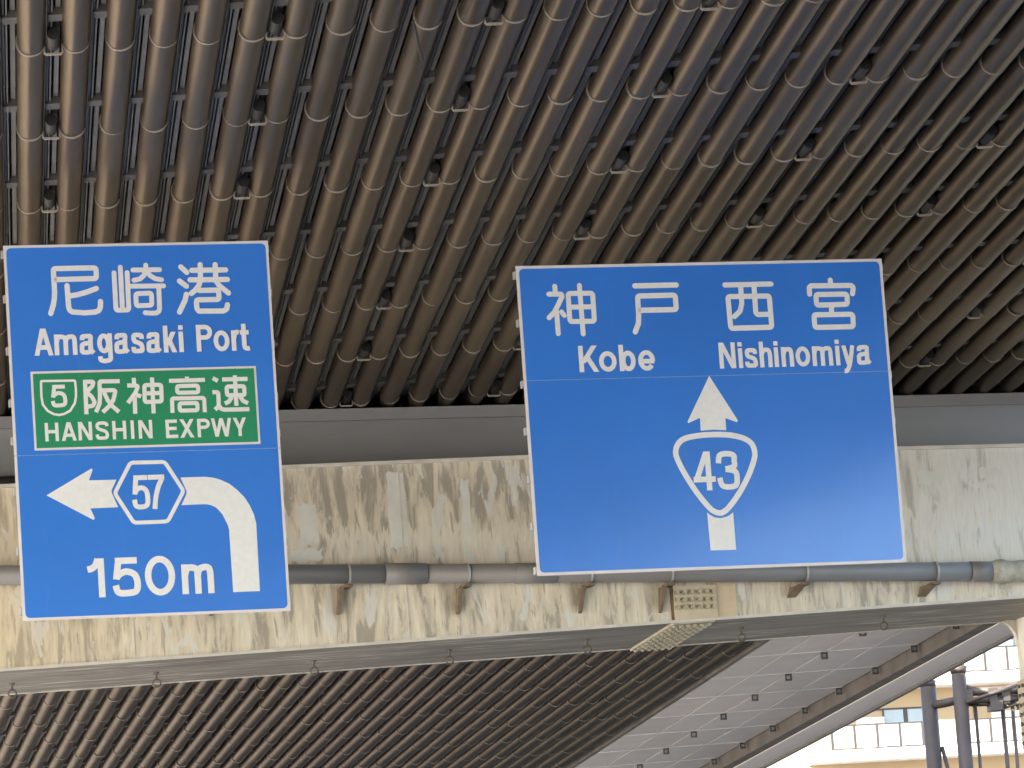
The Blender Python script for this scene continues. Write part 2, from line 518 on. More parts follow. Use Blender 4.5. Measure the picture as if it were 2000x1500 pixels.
def ceiling(root, pos, first, last, vis, rowfn, per, krange, kvis, endfn, r, mat, gaps, stub0, startmin):
    """pos(i) lateral place of tube i; vis tubes and kvis rows become single parts, the rest one stuff part."""
    rz = r
    tm = tube_mesh('tube', r, per - 0.006, 20, mat, rz)
    rm = rim_mesh(r, 20, M['rim'], rz)
    sv, sf = MB(), MB()
    for i in range(first, last + 1):
        x = pos(i)
        yend = endfn(x)
        for k in krange:
            y = rowfn(x, k)
            L = min(per - 0.006, yend - y)
            if L < 0.06 or y < startmin:
                continue
            if vis[0] <= i <= vis[1] and kvis[0] <= k <= kvis[1]:
                me = tm if L > per - 0.01 else tube_mesh('tube', r, L, 20, mat, rz)
                jx, jz = random.uniform(-.003, .003), random.uniform(-.003, .003)
                o = inst('tube', me, root, (x + jx, y, jz), (0, 0, random.uniform(-.0014, .0014)))
                inst('rim', rm, o)
            else:
                s = MB(); s.cyl((x, y, rz), (x, y + L, rz), r, 10, False)
                sv.add(s.v, s.f)
                s = MB(); s.cyl((x, y - .008, rz), (x, y + .008, rz), r + .006, 10, True)
                sf.add(s.v, s.f)
    if sv.v:
        o = sv.build('tube_field', mat, root, True); o['kind'] = 'stuff'
        o = sf.build('rim_field', M['rim'], root); o['kind'] = 'stuff'
    # rails and cross bars behind the tubes
    y0 = rowfn(pos(vis[0]), krange[0])
    for i in range(vis[0] - 1, vis[1] + 1):
        xm = 0.5 * (pos(i) + pos(i + 1))
        ye = endfn(xm)
        rail = MB().box(xm - .030, xm - .020, y0, ye, r * 1.15, r * 1.45).box(xm - .012, xm - .004, y0, ye, r * 1.15, r * 1.4).box(xm + .012, xm + .038, y0, ye, r * 1.5, r * 1.9)
        rail.build('rail', M['rail'], root)
    xa, xb = pos(first), pos(last)
    for k in krange:
        ya, yb = rowfn(xa, k) - .5, rowfn(xb, k) - .5
        if min(endfn(xa) - ya, endfn(xb) - yb) < 0.2 or min(ya, yb) < startmin:
            if rowfn(pos(vis[1]), k) - .5 > endfn(pos(vis[1])) - .2:
                continue
        v = []
        for z in (r * .95, r * 2.4):
            v += [(xa, ya - .07, z), (xb, yb - .07, z), (xb, yb + .07, z), (xa, ya + .07, z)]
        MB().add(v, [(0, 3, 2, 1), (4, 5, 6, 7), (0, 1, 5, 4), (1, 2, 6, 5), (2, 3, 7, 6), (3, 0, 4, 7)]).build('cross_bar', M['dark_steel'], root)
    stub = MB().cyl((0, -.26, 0), (0, -.005, 0), .034, 14).data('stub', M['black'], False)
    lip = MB().box(-.044, .044, -.012, .012, -.054, -.044).box(-.052, -.044, -.012, .012, -.046, -.012).box(.044, .052, -.012, .012, -.046, -.012).data('stub_lip', M['rim'])
    for gp in gaps:
        xm = 0.5 * (pos(gp) + pos(gp + 1))
        for k in range(kvis[0], kvis[1] + 1):
            y = rowfn(xm, k)
            if y > endfn(xm) - .1:
                continue
            o = inst('stub', stub, root, (xm, y, stub0))
            inst('stub_lip', lip, o)

# near span
npos = lambda i: 0.350 + 0.2348 * i - 0.000314 * i * i if i >= 0 else 0.350 + 0.2348 * i
nrow = lambda x, k: 25.36 - 0.103 * x + 2.03 * k
nend = lambda x: 37.35 + 0.1763 * x
nc = tag(empty('sound_absorbing_ceiling', (0, 0, ZT)), 'brown tube sound absorbing ceiling above the road signs, in front of the concrete coloured pier beam', 'ceiling')
MB().box(-8.9, 8.9, 10.0, 38.9, 0.28, 0.34).build('backing_panel', M['dark_back'], nc)
ceiling(nc, npos, -36, 36, (-2, 34), nrow, 2.03, range(-6, 8), (-1, 7), nend, 0.0750, M['tube'], (0, 5, 10, 15, 20, 25, 30), 0.05, 11.0)

# far span
fpos = lambda j: 1.055 + 0.2462 * j - 0.000373 * j * j if j >= 0 else 1.055 + 0.2462 * j
frow = lambda a, k: 17.5 - 0.18 * a + 2.0 * k
fend = lambda a: 60.0
fc = tag(empty('sound_absorbing_ceiling', FAR_LOC, FAR_ROT), 'darker tube sound absorbing ceiling seen low down beneath the pier beam', 'ceiling')
MB().box(-8.9, 9.33, 0.6, 60, 0.30, 0.36).build('backing_panel', M['dark_back'], fc)
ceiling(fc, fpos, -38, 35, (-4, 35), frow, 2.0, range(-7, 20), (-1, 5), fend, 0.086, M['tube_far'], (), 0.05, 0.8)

# ------------------------------------------------------------------ pier
PIER_LOC, PIER_ROT = (0, 36.5, 0), (0, 0, R(10.0))
pier = tag(empty('viaduct_pier', PIER_LOC, PIER_ROT), 'beige pier cross beam with streaked peeling paint behind the two blue signs', 'pier')
def zs(s): return 5.5295 + 0.0334 * s
DEP = 1.74
topl = [(-9, 6.62), (0.158, 6.908), (2.286, 6.995), (4.213, 7.022), (7.257, 7.012), (15, 6.99)]
poly = [(-9, zs(-9)), (15, zs(15))] + topl[::-1]
n = len(poly)
v = [(p[0], 0, p[1]) for p in poly] + [(p[0], DEP, p[1]) for p in poly]
f = [tuple(range(n)), tuple(range(2 * n - 1, n - 1, -1))] + [((i + 1) % n, i, n + i, n + (i + 1) % n) for i in range(n)]
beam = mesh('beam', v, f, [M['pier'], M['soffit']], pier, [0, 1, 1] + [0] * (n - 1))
bevel(beam, 0.012, 2)
# thin pale flange along the top edge
v, f = [], []
for i, (s, z) in enumerate(topl):
    v += [(s, -.035, z - .012), (s, -.035, z + .014), (s, .10, z + .014), (s, .10, z - .012)]
for i in range(len(topl) - 1):
    for k in range(4):
        a = i * 4
        f.append((a + k, a + 4 + k, a + 4 + (k + 1) % 4, a + (k + 1) % 4))
mesh('top_flange', v, f, M['flange'], pier)
# bottom flange edge, slightly proud
v, f = [], []
for s in (-9, 15):
    v += [(s, -.018, zs(s) - .010), (s, -.018, zs(s) + .012), (s, .004, zs(s) + .012), (s, .004, zs(s) - .010)]
f = [(k, 4 + k, 4 + (k + 1) % 4, (k + 1) % 4) for k in range(4)] + [(3, 2, 1, 0), (4, 5, 6, 7)]
mesh('bottom_flange', v, f, M['flange'], pier)
v, f = [], []
for s in (-9, 15):
    v += [(s, DEP - .004, zs(s) - .008), (s, DEP - .004, zs(s) + .014), (s, DEP + .018, zs(s) + .014), (s, DEP + .018, zs(s) - .008)]
f = [(k, 4 + k, 4 + (k + 1) % 4, (k + 1) % 4) for k in range(4)] + [(3, 2, 1, 0), (4, 5, 6, 7)]
mesh('bottom_flange', v, f, M['flange'], pier)
# dark cover plate closing the end of the tube ceiling
cp = MB()
prof = [(0.34 + 0.13 * math.sin(i / 10 * math.pi / 2), 7.494 - 0.434 * i / 10) for i in range(11)] + [(0.52, 7.06), (0.52, 7.494)]
v = [(-9.2, y, z) for y, z in prof] + [(14.5, y, z) for y, z in prof]
k = len(prof)
f = [((i + 1) % k, i, k + i, k + (i + 1) % k) for i in range(k)] + [tuple(range(k)), tuple(range(2 * k - 1, k - 1, -1))]
o = mesh('cover_plate', v, f, M['cover'], pier)
for p_ in list(o.data.polygons)[:10]: p_.use_smooth = True
MB().box(-9, 14, 0.9, 1.5, 6.95, 7.9).build('bearing_wall', M['dark_back'], pier)
MB().box(-9.2, 14.5, 0.322, 0.345, 7.40, 7.492).build('cover_lip', M['cover'], pier)
for s in (-1.6, 1.05, 3.18, 6.9):
    z1 = 6.88 if s < 2 else 6.97
    MB().box(s - .006, s + .006, -.005, .002, zs(s) + .02, z1).build('weld_seam', M['flange'], pier)
# small touch-up coats brushed on the web
for x0, x1, z0, z1, mt in ((2.37, 2.52, 6.42, 6.70, 'touch'), (2.30, 2.54, 6.28, 6.355, 'touch'), (7.40, 7.545, 6.735, 6.83, 'touch'), (7.92, 8.12, 6.77, 6.84, 'touch'), (3.08, 3.22, 6.36, 6.93, 'touch'), (3.66, 3.73, 6.40, 6.86, 'touch'), (0.35, 0.47, 6.4, 6.62, 'touch'), (5.9, 6.05, 6.45, 6.7, 'touch')):
    pts = []
    m = 7
    for i in range(m): pts.append((x0 + (x1 - x0) * i / m + random.uniform(-.008, .008), z0 + random.uniform(-.035, .012)))
    for i in range(m): pts.append((x1 + random.uniform(-.010, .006), z0 + (z1 - z0) * i / m))
    for i in range(m): pts.append((x1 - (x1 - x0) * i / m + random.uniform(-.008, .008), z1 + random.uniform(-.012, .02)))
    for i in range(m): pts.append((x0 + random.uniform(-.008, .010), z1 - (z1 - z0) * i / m))
    MB().prism(pts, -.0016, -.0002).build('paint_patch', M[mt], pier)
# columns
for s0, s1 in ((8.80, 11.0), (-8.2, -6.0)):
    col = MB().box(s0, s1, 0.10, DEP - 0.002, 0, zs(s0) + 0.05).build('column', M['soffit'] if False else M['pier'], pier)
    bevel(col, 0.02, 2)
# curved gusset where the column meets the soffit
gp = [(8.80, 5.84), (8.80, 5.62)]
for i in range(9):
    t = math.pi / 2 * i / 8
    gp.append((8.80 - 0.14 * (1 - math.cos(t)), 5.62 + 0.19 * math.sin(t)))
MB().prism(gp[1:][::-1] + [gp[0]], DEP - .06, DEP - .001).build('gusset', M['pier'], pier)
# column splice plate with bolts on the inner side face
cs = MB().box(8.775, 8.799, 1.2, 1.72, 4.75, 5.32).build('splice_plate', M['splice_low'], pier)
bm_ = MB().cyl((0, 0, 0), (-.018, 0, 0), .016, 6).data('bolt', M['iron'])
for a in range(6):
    for b in range(7):
        inst('bolt', bm_, cs, (8.775, 1.27 + a * .08, 4.80 + b * .078))
# splice plate on the front web
sp = MB().prism([(5.300, zs(5.3) + 0.008), (5.655, zs(5.655) + 0.008), (5.655, 5.985), (5.300, 5.985)], -.022, -.001).build('splice_plate', M['splice'], pier)
bolt_f = MB().cyl((0, 0, 0), (0, -.022, 0), .021, 6).cyl((0, -.022, 0), (0, -.034, 0), .013, 8).data('bolt', M['bolt'])
for s in (5.328, 5.388, 5.446, 5.512, 5.568, 5.624):
    for z in (5.93, 5.872, 5.815):
        inst('bolt', bolt_f, sp, (s, -.022, z))
MB().prism([(5.659, zs(5.66) + .006), (5.815, zs(5.81) + .006), (5.815, 6.04), (5.659, 6.04)], -.012, -.001).build('web_plate', M['patch'], pier)
MB().prism([(5.280, zs(5.28) + .006), (5.297, zs(5.29) + .006), (5.297, 6.04), (5.280, 6.04)], -.012, -.001).build('web_seam', M['rust'], pier)
# splice plate under the soffit, running back with its bolts
ss0, ss1 = (5.285, 5.625), (5.475, 5.815)
v = []
for dz in (-.022, -.001):
    v += [(ss0[0], -.015, zs(ss0[0]) + dz), (ss0[1], -.015, zs(ss0[1]) + dz), (ss1[1], DEP + .012, zs(ss1[1]) + dz), (ss1[0], DEP + .012, zs(ss1[0]) + dz)]
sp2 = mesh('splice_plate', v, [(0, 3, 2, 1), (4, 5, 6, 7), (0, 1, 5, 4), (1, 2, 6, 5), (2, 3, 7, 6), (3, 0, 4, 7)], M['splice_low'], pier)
bolt_s = MB().cyl((0, 0, 0), (0, 0, -.012), .021, 6).cyl((0, 0, -.012), (0, 0, -.020), .013, 8).data('bolt', M['splice_low'])
for i in range(6):
    for j in range(11):
        t = (j + .5) / 11
        s = ss0[0] + (ss1[0] - ss0[0]) * t + 0.028 + i * 0.0568
        inst('bolt', bolt_s, sp2, (s, t * DEP, zs(s) - .021))
# eye bolts under the soffit
eye = MB()
eye.cyl((0, 0, 0.002), (0, 0, -.05), .010, 8)
eye.cyl((0, 0, .001), (0, 0, -.012), .024, 8)
eye.ring((0, 0, -.082), (0.25, 1, 0), .030, .0075, 20, 8)
HOOKS = ((-0.9, .97), (0.283, .956), (1.402, .934), (2.639, .90), (3.714, .836), (4.82, .78), (6.08, .72), (7.243, .62), (8.45, .5))
eye_me = eye.data('eye_bolt', M['iron'], False)
for s, dy in HOOKS:
    inst('eye_bolt', eye_me, pier, (s, dy, zs(s) - .001), (0, 0, random.uniform(-.3, .3)))

# ------------------------------------------------------------------ drain pipe along the pier
pipe = tag(empty('drain_pipe', PIER_LOC, PIER_ROT), 'grey plastic drain pipe clamped along the front of the pier beam', 'pipe')
def zp(s): return 6.228 - 0.0287 * s
PY = -0.105
def seg(s0, s1, r, name, mat, par=pipe, nn=20):
    return MB().cyl((s0, PY, zp(s0)), (s1, PY, zp(s1)), r, nn).build(name, mat, par, True)
def shade_flat_caps(o):
    for p in o.data.polygons:
        if len(p.vertices) > 4:
            p.use_smooth = False
for s0, s1, r, nm, mt in ((-8.5, -1.2, .0735, 'pipe_length', 'grey_pvc'), (-1.2, -0.9, .080, 'socket', 'grey_pvc'), (-0.9, 2.99, .0735, 'pipe_length', 'grey_pvc'), (2.988, 3.314, .080, 'socket', 'grey_pvc'),
                          (3.31, 7.73, .0735, 'pipe_length', 'grey_pvc'), (4.02, 4.34, .079, 'socket', 'grey_pvc'), (7.727, 7.905, .079, 'socket', 'grey_pvc'), (8.5, 10.5, .0735, 'pipe_length', 'grey_pvc')):
    shade_flat_caps(seg(s0, s1, r, nm, M[mt]))
# wrapped repair sleeve at the right end
v, f = [], []
nn, ms = 20, 16
for a in range(ms):
    s = 7.89 + 0.75 * a / (ms - 1)
    for b in range(nn):
        t = 2 * math.pi * b / nn
        rr = 0.084 + 0.006 * math.sin(a * 1.9 + b * .6) + random.uniform(-.003, .003) + (.010 if a in (1, 2) else 0)
        if a in (0, ms - 1):
            rr = 0.074
        v.append((s, PY + rr * math.cos(t), zp(s) + rr * math.sin(t)))
for a in range(ms - 1):
    for b in range(nn):
        f.append((a * nn + b, a * nn + (b + 1) % nn, (a + 1) * nn + (b + 1) % nn, (a + 1) * nn + b))
o = mesh('repair_sleeve', v, f, M['sleeve'], pipe, None, True)
o['label'] = 'pale lumpy wrapped sleeve at the pipe end'
def clamp(s, long):
    c = MB().cyl((s - .007, PY, zp(s)), (s + .007, PY, zp(s)), .0815, 22).build('clamp', M['clamp'], pipe, False)
    zb = zp(s) - .083
    b = MB()
    b.box(s - .045, s + .02, PY - .05, -.002, zb - .02, zb - .001)
    if long:
        b.add([(s - .085, -.003, zb - .215), (s - .060, -.003, zb - .215), (s - .030, -.003, zb - .02), (s - .070, -.003, zb - .02),
               (s - .085, -.03, zb - .205), (s - .060, -.03, zb - .205), (s - .030, PY + .01, zb - .022), (s - .070, PY + .01, zb - .022)],
              [(0, 1, 2, 3), (7, 6, 5, 4), (0, 4, 5, 1), (1, 5, 6, 2), (2, 6, 7, 3), (3, 7, 4, 0)])
    else:
        b.add([(s - .13, -.003, zb - .10), (s - .06, -.003, zb - .10), (s - .005, -.003, zb - .02), (s - .10, -.003, zb - .02),
               (s - .12, -.03, zb - .08), (s - .06, -.03, zb - .08), (s - .005, PY - .02, zb - .022), (s - .09, PY - .02, zb - .022)],
              [(0, 1, 2, 3), (7, 6, 5, 4), (0, 4, 5, 1), (1, 5, 6, 2), (2, 6, 7, 3), (3, 7, 4, 0)])
    b.build('wall_bracket', M['rust'], pipe)
for s, lg in ((-2.2, 1), (-0.3, 1), (0.75, 1), (1.72, 1), (2.705, 1), (3.64, 1), (4.615, 1), (5.262, 1), (6.36, 0), (7.44, 0)):
    clamp(s, lg)

# ------------------------------------------------------------------ lettering
DATA = json.loads(r'''{"K": {"尼": {"w": 32.0, "s": [[0, [[-498.3, 2052.2], [-255.3, 2054.0], [-253.9, 2119.2], [-513.2, 2119.5], [-513.1, 1978.0], [-516.3, 1937.4], [-525.3, 1897.0], [-543.5, 1845.9]]], [0, [[-435.9, 2013.9], [-433.1, 1882.4], [-426.5, 1861.9], [-410.0, 1852.2], [-339.0, 1845.2], [-273.6, 1849.1], [-251.3, 1857.9], [-240.9, 1878.1], [-238.3, 1912.5]]], [0, [[-423.2, 1950.1], [-373.2, 1957.7], [-316.5, 1972.2], [-259.4, 1992.9]]]]}, "崎": {"w": 29.5, "s": [[0, [[-146.7, 2086.2], [-147.1, 1857.1], [-69.2, 1856.9], [-66.5, 2086.1]]], [0, [[-106.4, 2120.0], [-107.9, 1862.5]]], [0, [[-30.3, 2101.1], [132.3, 2099.9]]], [0, [[49.4, 2129.4], [47.8, 2101.1], [34.9, 2066.7], [8.7, 2045.2], [-27.7, 2038.1]]], [0, [[52.0, 2091.5], [72.3, 2064.3], [102.5, 2044.8], [141.2, 2037.7]]], [0, [[-59.4, 2002.1], [151.5, 1999.7]]], [0, [[120.9, 1995.7], [118.4, 1860.5], [112.7, 1843.4], [96.6, 1834.3], [65.3, 1834.1], [29.5, 1837.4]]], [1, [[-21.5, 1954.7], [74.0, 1957.4], [72.8, 1882.9], [-22.6, 1881.0]]]]}, "港": {"w": 32.3, "s": [[0, [[263.3, 2113.9], [297.4, 2080.1]]], [0, [[250.4, 2027.5], [290.8, 1995.2]]], [0, [[287.2, 1944.8], [278.0, 1910.4], [239.2, 1837.4]]], [0, [[382.8, 2125.7], [379.5, 2032.7]]], [0, [[474.7, 2123.8], [472.8, 2030.7]]], [0, [[329.5, 2091.4], [537.3, 2090.3]]], [0, [[315.1, 2033.1], [544.7, 2030.8]]], [0, [[381.0, 2032.6], [366.3, 1996.7], [342.7, 1968.8], [317.9, 1948.9]]], [0, [[469.1, 2030.8], [492.1, 1994.0], [546.0, 1947.1]]], [0, [[367.7, 1966.7], [485.7, 1966.4], [486.3, 1908.9], [345.4, 1909.5], [346.2, 1858.5], [355.4, 1839.4], [507.8, 1837.5], [528.9, 1848.1], [535.3, 1874.7]]]]}, "神R": {"w": 31.3, "s": [[0, [[-945.8, 1789.9], [-945.2, 1744.2]]], [0, [[-987.0, 1741.3], [-906.4, 1739.5], [-903.6, 1724.0], [-930.5, 1676.5], [-958.5, 1629.0], [-996.2, 1593.9]]], [0, [[-945.9, 1633.6], [-944.9, 1493.2]]], [0, [[-913.5, 1628.0], [-898.5, 1606.0]]], [1, [[-864.5, 1742.4], [-707.6, 1741.4], [-709.4, 1565.6], [-865.2, 1566.8]]], [0, [[-788.4, 1791.4], [-786.7, 1488.0]]], [0, [[-853.7, 1656.5], [-711.5, 1656.2]]]]}, "戸": {"w": 33.3, "s": [[0, [[-433.9, 1781.4], [-166.8, 1781.4]]], [0, [[-408.6, 1627.1], [-178.8, 1626.7], [-179.1, 1717.7], [-421.4, 1717.3], [-422.8, 1602.3], [-428.7, 1544.5], [-453.3, 1493.0]]]]}, "西": {"w": 32.9, "s": [[0, [[146.9, 1774.6], [446.4, 1774.6]]], [1, [[160.2, 1700.6], [429.2, 1698.9], [429.7, 1501.0], [163.5, 1500.3]]], [0, [[248.6, 1762.8], [247.1, 1655.9], [232.3, 1608.1], [192.9, 1574.3]]], [0, [[335.2, 1760.9], [332.9, 1595.2], [345.6, 1583.1], [425.4, 1583.4]]]]}, "宮": {"w": 32.9, "s": [[0, [[835.6, 1790.5], [836.3, 1758.2]]], [0, [[693.4, 1704.9], [693.7, 1747.9], [707.2, 1757.2], [970.2, 1753.7], [983.0, 1741.6], [974.1, 1701.5]]], [1, [[734.1, 1701.3], [937.8, 1699.6], [935.2, 1635.1], [732.8, 1633.2]]], [0, [[830.8, 1626.7], [825.1, 1578.5]]], [1, [[710.2, 1573.1], [964.8, 1571.0], [962.0, 1492.2], [710.1, 1492.8]]]]}, "阪": {"w": 25.2, "s": [[0, [[-359.7, 1437.0], [-362.0, 1228.0]]], [0, [[-356.7, 1425.0], [-307.6, 1424.4], [-317.3, 1397.8], [-354.6, 1361.4]]], [0, [[-354.6, 1361.4], [-324.5, 1334.5], [-307.8, 1300.4], [-320.2, 1278.4], [-353.9, 1273.7]]], [0, [[-150.1, 1423.3], [-273.0, 1424.6], [-273.6, 1348.0], [-278.5, 1292.1], [-303.8, 1238.7]]], [0, [[-270.4, 1370.4], [-177.4, 1369.7], [-195.7, 1308.5], [-223.9, 1272.0], [-263.0, 1237.6]]], [0, [[-248.8, 1358.6], [-229.2, 1309.5], [-201.6, 1271.3], [-164.4, 1236.7]]]]}, "神L": {"w": 25.2, "s": [[0, [[-63.3, 1441.6], [-63.9, 1398.5]]], [0, [[-105.8, 1395.9], [-38.0, 1394.1], [-59.2, 1349.7], [-107.4, 1289.3]]], [0, [[-64.3, 1325.5], [-67.2, 1222.8]]], [0, [[-52.4, 1338.3], [-25.0, 1326.3]]], [1, [[-2.4, 1395.0], [99.7, 1394.9], [98.3, 1293.8], [-4.6, 1292.1]]], [0, [[47.3, 1440.5], [44.8, 1221.5]]], [0, [[0.3, 1344.4], [95.7, 1344.8]]]]}, "高": {"w": 24.7, "s": [[0, [[149.8, 1417.2], [369.5, 1417.8]]], [0, [[260.0, 1440.6], [259.9, 1420.0]]], [1, [[196.6, 1384.1], [324.3, 1384.4], [324.4, 1342.4], [196.1, 1342.8]]], [0, [[159.8, 1222.0], [161.1, 1309.3], [357.3, 1307.7], [357.0, 1220.3]]], [1, [[205.4, 1278.1], [314.2, 1277.7], [313.5, 1233.9], [204.7, 1233.9]]]]}, "速": {"w": 25.5, "s": [[0, [[417.1, 1427.1], [448.1, 1409.4]]], [0, [[474.9, 1417.3], [630.4, 1417.0]]], [0, [[553.7, 1440.5], [552.5, 1254.3]]], [1, [[498.7, 1373.0], [606.2, 1373.2], [606.6, 1318.6], [499.2, 1319.6]]], [0, [[528.7, 1309.4], [508.2, 1281.8], [483.0, 1269.3]]], [0, [[577.8, 1310.0], [595.0, 1283.2], [624.3, 1267.3]]], [0, [[410.1, 1340.8], [445.8, 1340.6], [444.6, 1257.2], [420.6, 1233.5]]], [0, [[444.8, 1261.0], [456.6, 1238.1], [478.8, 1231.9], [630.4, 1231.4]]]]}, "hex": {"w": 23.5, "s": [[1, [[-112.8, 927.6], [95.3, 926.2], [200.0, 746.5], [93.0, 565.5], [-111.8, 564.0], [-217.5, 745.9]]]]}, "tri": {"w": 34.9, "s": [[1, [[4.0, 837.3], [113.4, 829.4], [197.1, 805.6], [243.1, 768.6], [255.8, 712.9], [242.4, 657.9], [198.2, 564.5], [133.1, 464.1], [61.3, 379.8], [22.5, 352.0], [-0.5, 348.0], [-25.9, 355.1], [-60.5, 379.9], [-134.0, 476.6], [-205.3, 600.7], [-246.5, 696.5], [-250.9, 743.8], [-231.4, 786.6], [-188.5, 816.9], [-106.1, 832.6]]]]}, "shield": {"w": 14.1, "s": [[1, [[-624.8, 1436.5], [-420.0, 1434.1], [-417.3, 1381.8], [-419.1, 1337.0], [-428.7, 1296.3], [-458.9, 1252.4], [-495.1, 1234.0], [-526.9, 1228.2], [-559.9, 1234.7], [-595.7, 1256.2], [-621.4, 1294.1], [-627.3, 1342.7], [-626.7, 1387.4]]]]}}, "P": {"arrowL": [[-628.1, 746.3], [-348.0, 900.8], [-343.0, 890.2], [-369.3, 828.4], [-202.4, 828.0], [-232.1, 771.8], [-236.3, 758.0], [-233.7, 742.6], [-201.4, 660.9], [-369.7, 659.4], [-345.3, 598.2], [-354.8, 589.5]], "bend": [[185.5, 828.4], [332.9, 828.7], [388.7, 820.7], [430.1, 806.8], [481.3, 780.6], [524.9, 744.2], [567.9, 697.3], [596.6, 647.4], [619.9, 590.6], [630.5, 534.2], [627.9, 125.9], [464.8, 125.0], [462.5, 504.9], [455.8, 533.1], [443.4, 561.5], [428.0, 596.9], [405.1, 625.6], [385.1, 643.8], [357.8, 656.5], [333.5, 661.5], [308.9, 662.3], [181.2, 660.9], [212.7, 719.2], [217.9, 736.5], [214.7, 754.1]], "arrowU": [[0.4, 1204.8], [163.1, 921.4], [156.5, 909.7], [83.7, 937.9], [83.3, 861.9], [0.7, 867.5], [-80.9, 863.5], [-79.5, 944.1], [-156.7, 913.1], [-161.6, 922.7]], "stem": [[-80.3, 354.6], [-59.9, 336.6], [-36.6, 322.5], [-0.7, 315.0], [40.5, 322.3], [64.0, 332.5], [87.3, 349.0], [87.4, 115.7], [-75.5, 117.5]], "green": [[-680.8, 1496.9], [687.3, 1493.6], [686.3, 1017.6], [-689.7, 1018.5]], "seamL": [[-831.5, 1007.5], [807.6, 973.9]], "seamR": [[-1128.4, 1213.0], [1184.6, 1197.7]], "ribsL": [[-798.7, 2218.6], [-806.7, 1947.0], [-798.8, 1629.2], [-800.1, 1312.7], [-802.9, 1083.8]], "ribsR": [[-1195.0, 1869.8], [-1193.7, 1568.8], [-1195.1, 1186.1], [-1196.7, 893.7], [-1193.5, 308.4], [-1193.9, 34.5]]}, "W": {"Amagasaki Port": {"z": 1591.0, "dz": -2.4, "h": 164.4, "w": 28.0, "L": [["A", -655.2, -539.5], ["m", -532.4, -394.4], ["a", -380.1, -290.3], ["g", -273.2, -181.7], ["a", -169.6, -81.6], ["s", -65.8, 13.0], ["a", 25.9, 113.5], ["k", 130.1, 214.2], ["i", 223.6, 252.4], ["P", 331.6, 430.5], ["o", 436.3, 533.9], ["r", 546.2, 594.0], ["t", 599.8, 657.0]]}, "HANSHIN": {"z": 1070.7, "dz": -0.3, "h": 111.6, "w": 20.0, "L": [["H", -617.5, -535.5], ["A", -518.8, -428.1], ["N", -417.0, -333.6], ["S", -313.2, -233.3], ["H", -211.0, -127.3], ["I", -100.4, -78.8], ["N", -52.7, 31.2]]}, "EXPWY": {"z": 1068.9, "dz": -2.2, "h": 112.2, "w": 20.3, "L": [["E", 112.7, 186.8], ["X", 198.8, 284.9], ["P", 305.6, 383.3], ["W", 390.0, 514.8], ["Y", 523.5, 606.4]]}, "Kobe": {"z": 1249.0, "dz": -2.8, "h": 164.7, "w": 29.4, "L": [["K", -825.8, -698.6], ["o", -698.6, -586.8], ["b", -569.1, -465.0], ["e", -448.2, -339.9]]}, "Nishinomiya": {"z": 1249.1, "dz": -1.1, "h": 162.5, "w": 27.5, "L": [["N", 74.1, 180.1], ["i", 198.2, 224.5], ["s", 240.3, 321.4], ["h", 335.1, 416.9], ["i", 430.1, 457.6], ["n", 476.3, 556.6], ["o", 568.7, 663.4], ["m", 677.8, 811.4], ["i", 830.7, 856.7], ["y", 870.0, 958.1], ["a", 967.5, 1057.9]]}, "150m": {"z": 123.7, "dz": -0.2, "h": 233.9, "w": 39.0, "L": [["1", -412.9, -306.6], ["5", -262.2, -90.7], ["0", -64.3, 118.7], ["m", 157.7, 352.3]]}, "57": {"z": 643.2, "dz": 2.6, "h": 207.0, "w": 29.5, "L": [["5", -114.5, -5.0], ["7", -12.7, 86.7]]}, "5": {"z": 1274.3, "dz": 0.3, "h": 136.9, "w": 23.7, "L": [["5", -572.5, -473.3]]}, "43": {"z": 490.3, "dz": -5.9, "h": 242.9, "w": 34.9, "L": [["4", -150.5, -8.8], ["3", 1.0, 146.4]]}}}''')

def round_path(p, rad, closed):
    out = []
    n = len(p)
    for i in range(n):
        if not closed and i in (0, n - 1):
            out.append(Vector(p[i])); continue
        a, b, c = Vector(p[i - 1]), Vector(p[i]), Vector(p[(i + 1) % n])
        d1, d2 = (a - b), (c - b)
        l1, l2 = d1.length, d2.length
        d1.normalize(); d2.normalize()
        cs = max(-1, min(1, d1.dot(d2)))
        ang = math.acos(cs)
        if ang > math.pi - 0.12:
            out.append(b); continue
        cut = min(rad / math.tan(ang / 2), 0.49 * l1, 0.49 * l2)
        p1, p2 = b + d1 * cut, b + d2 * cut
        for k in range(7):
            t = k / 6
            out.append(p1 * (1 - t) ** 2 + b * 2 * t * (1 - t) + p2 * t * t)
    return out

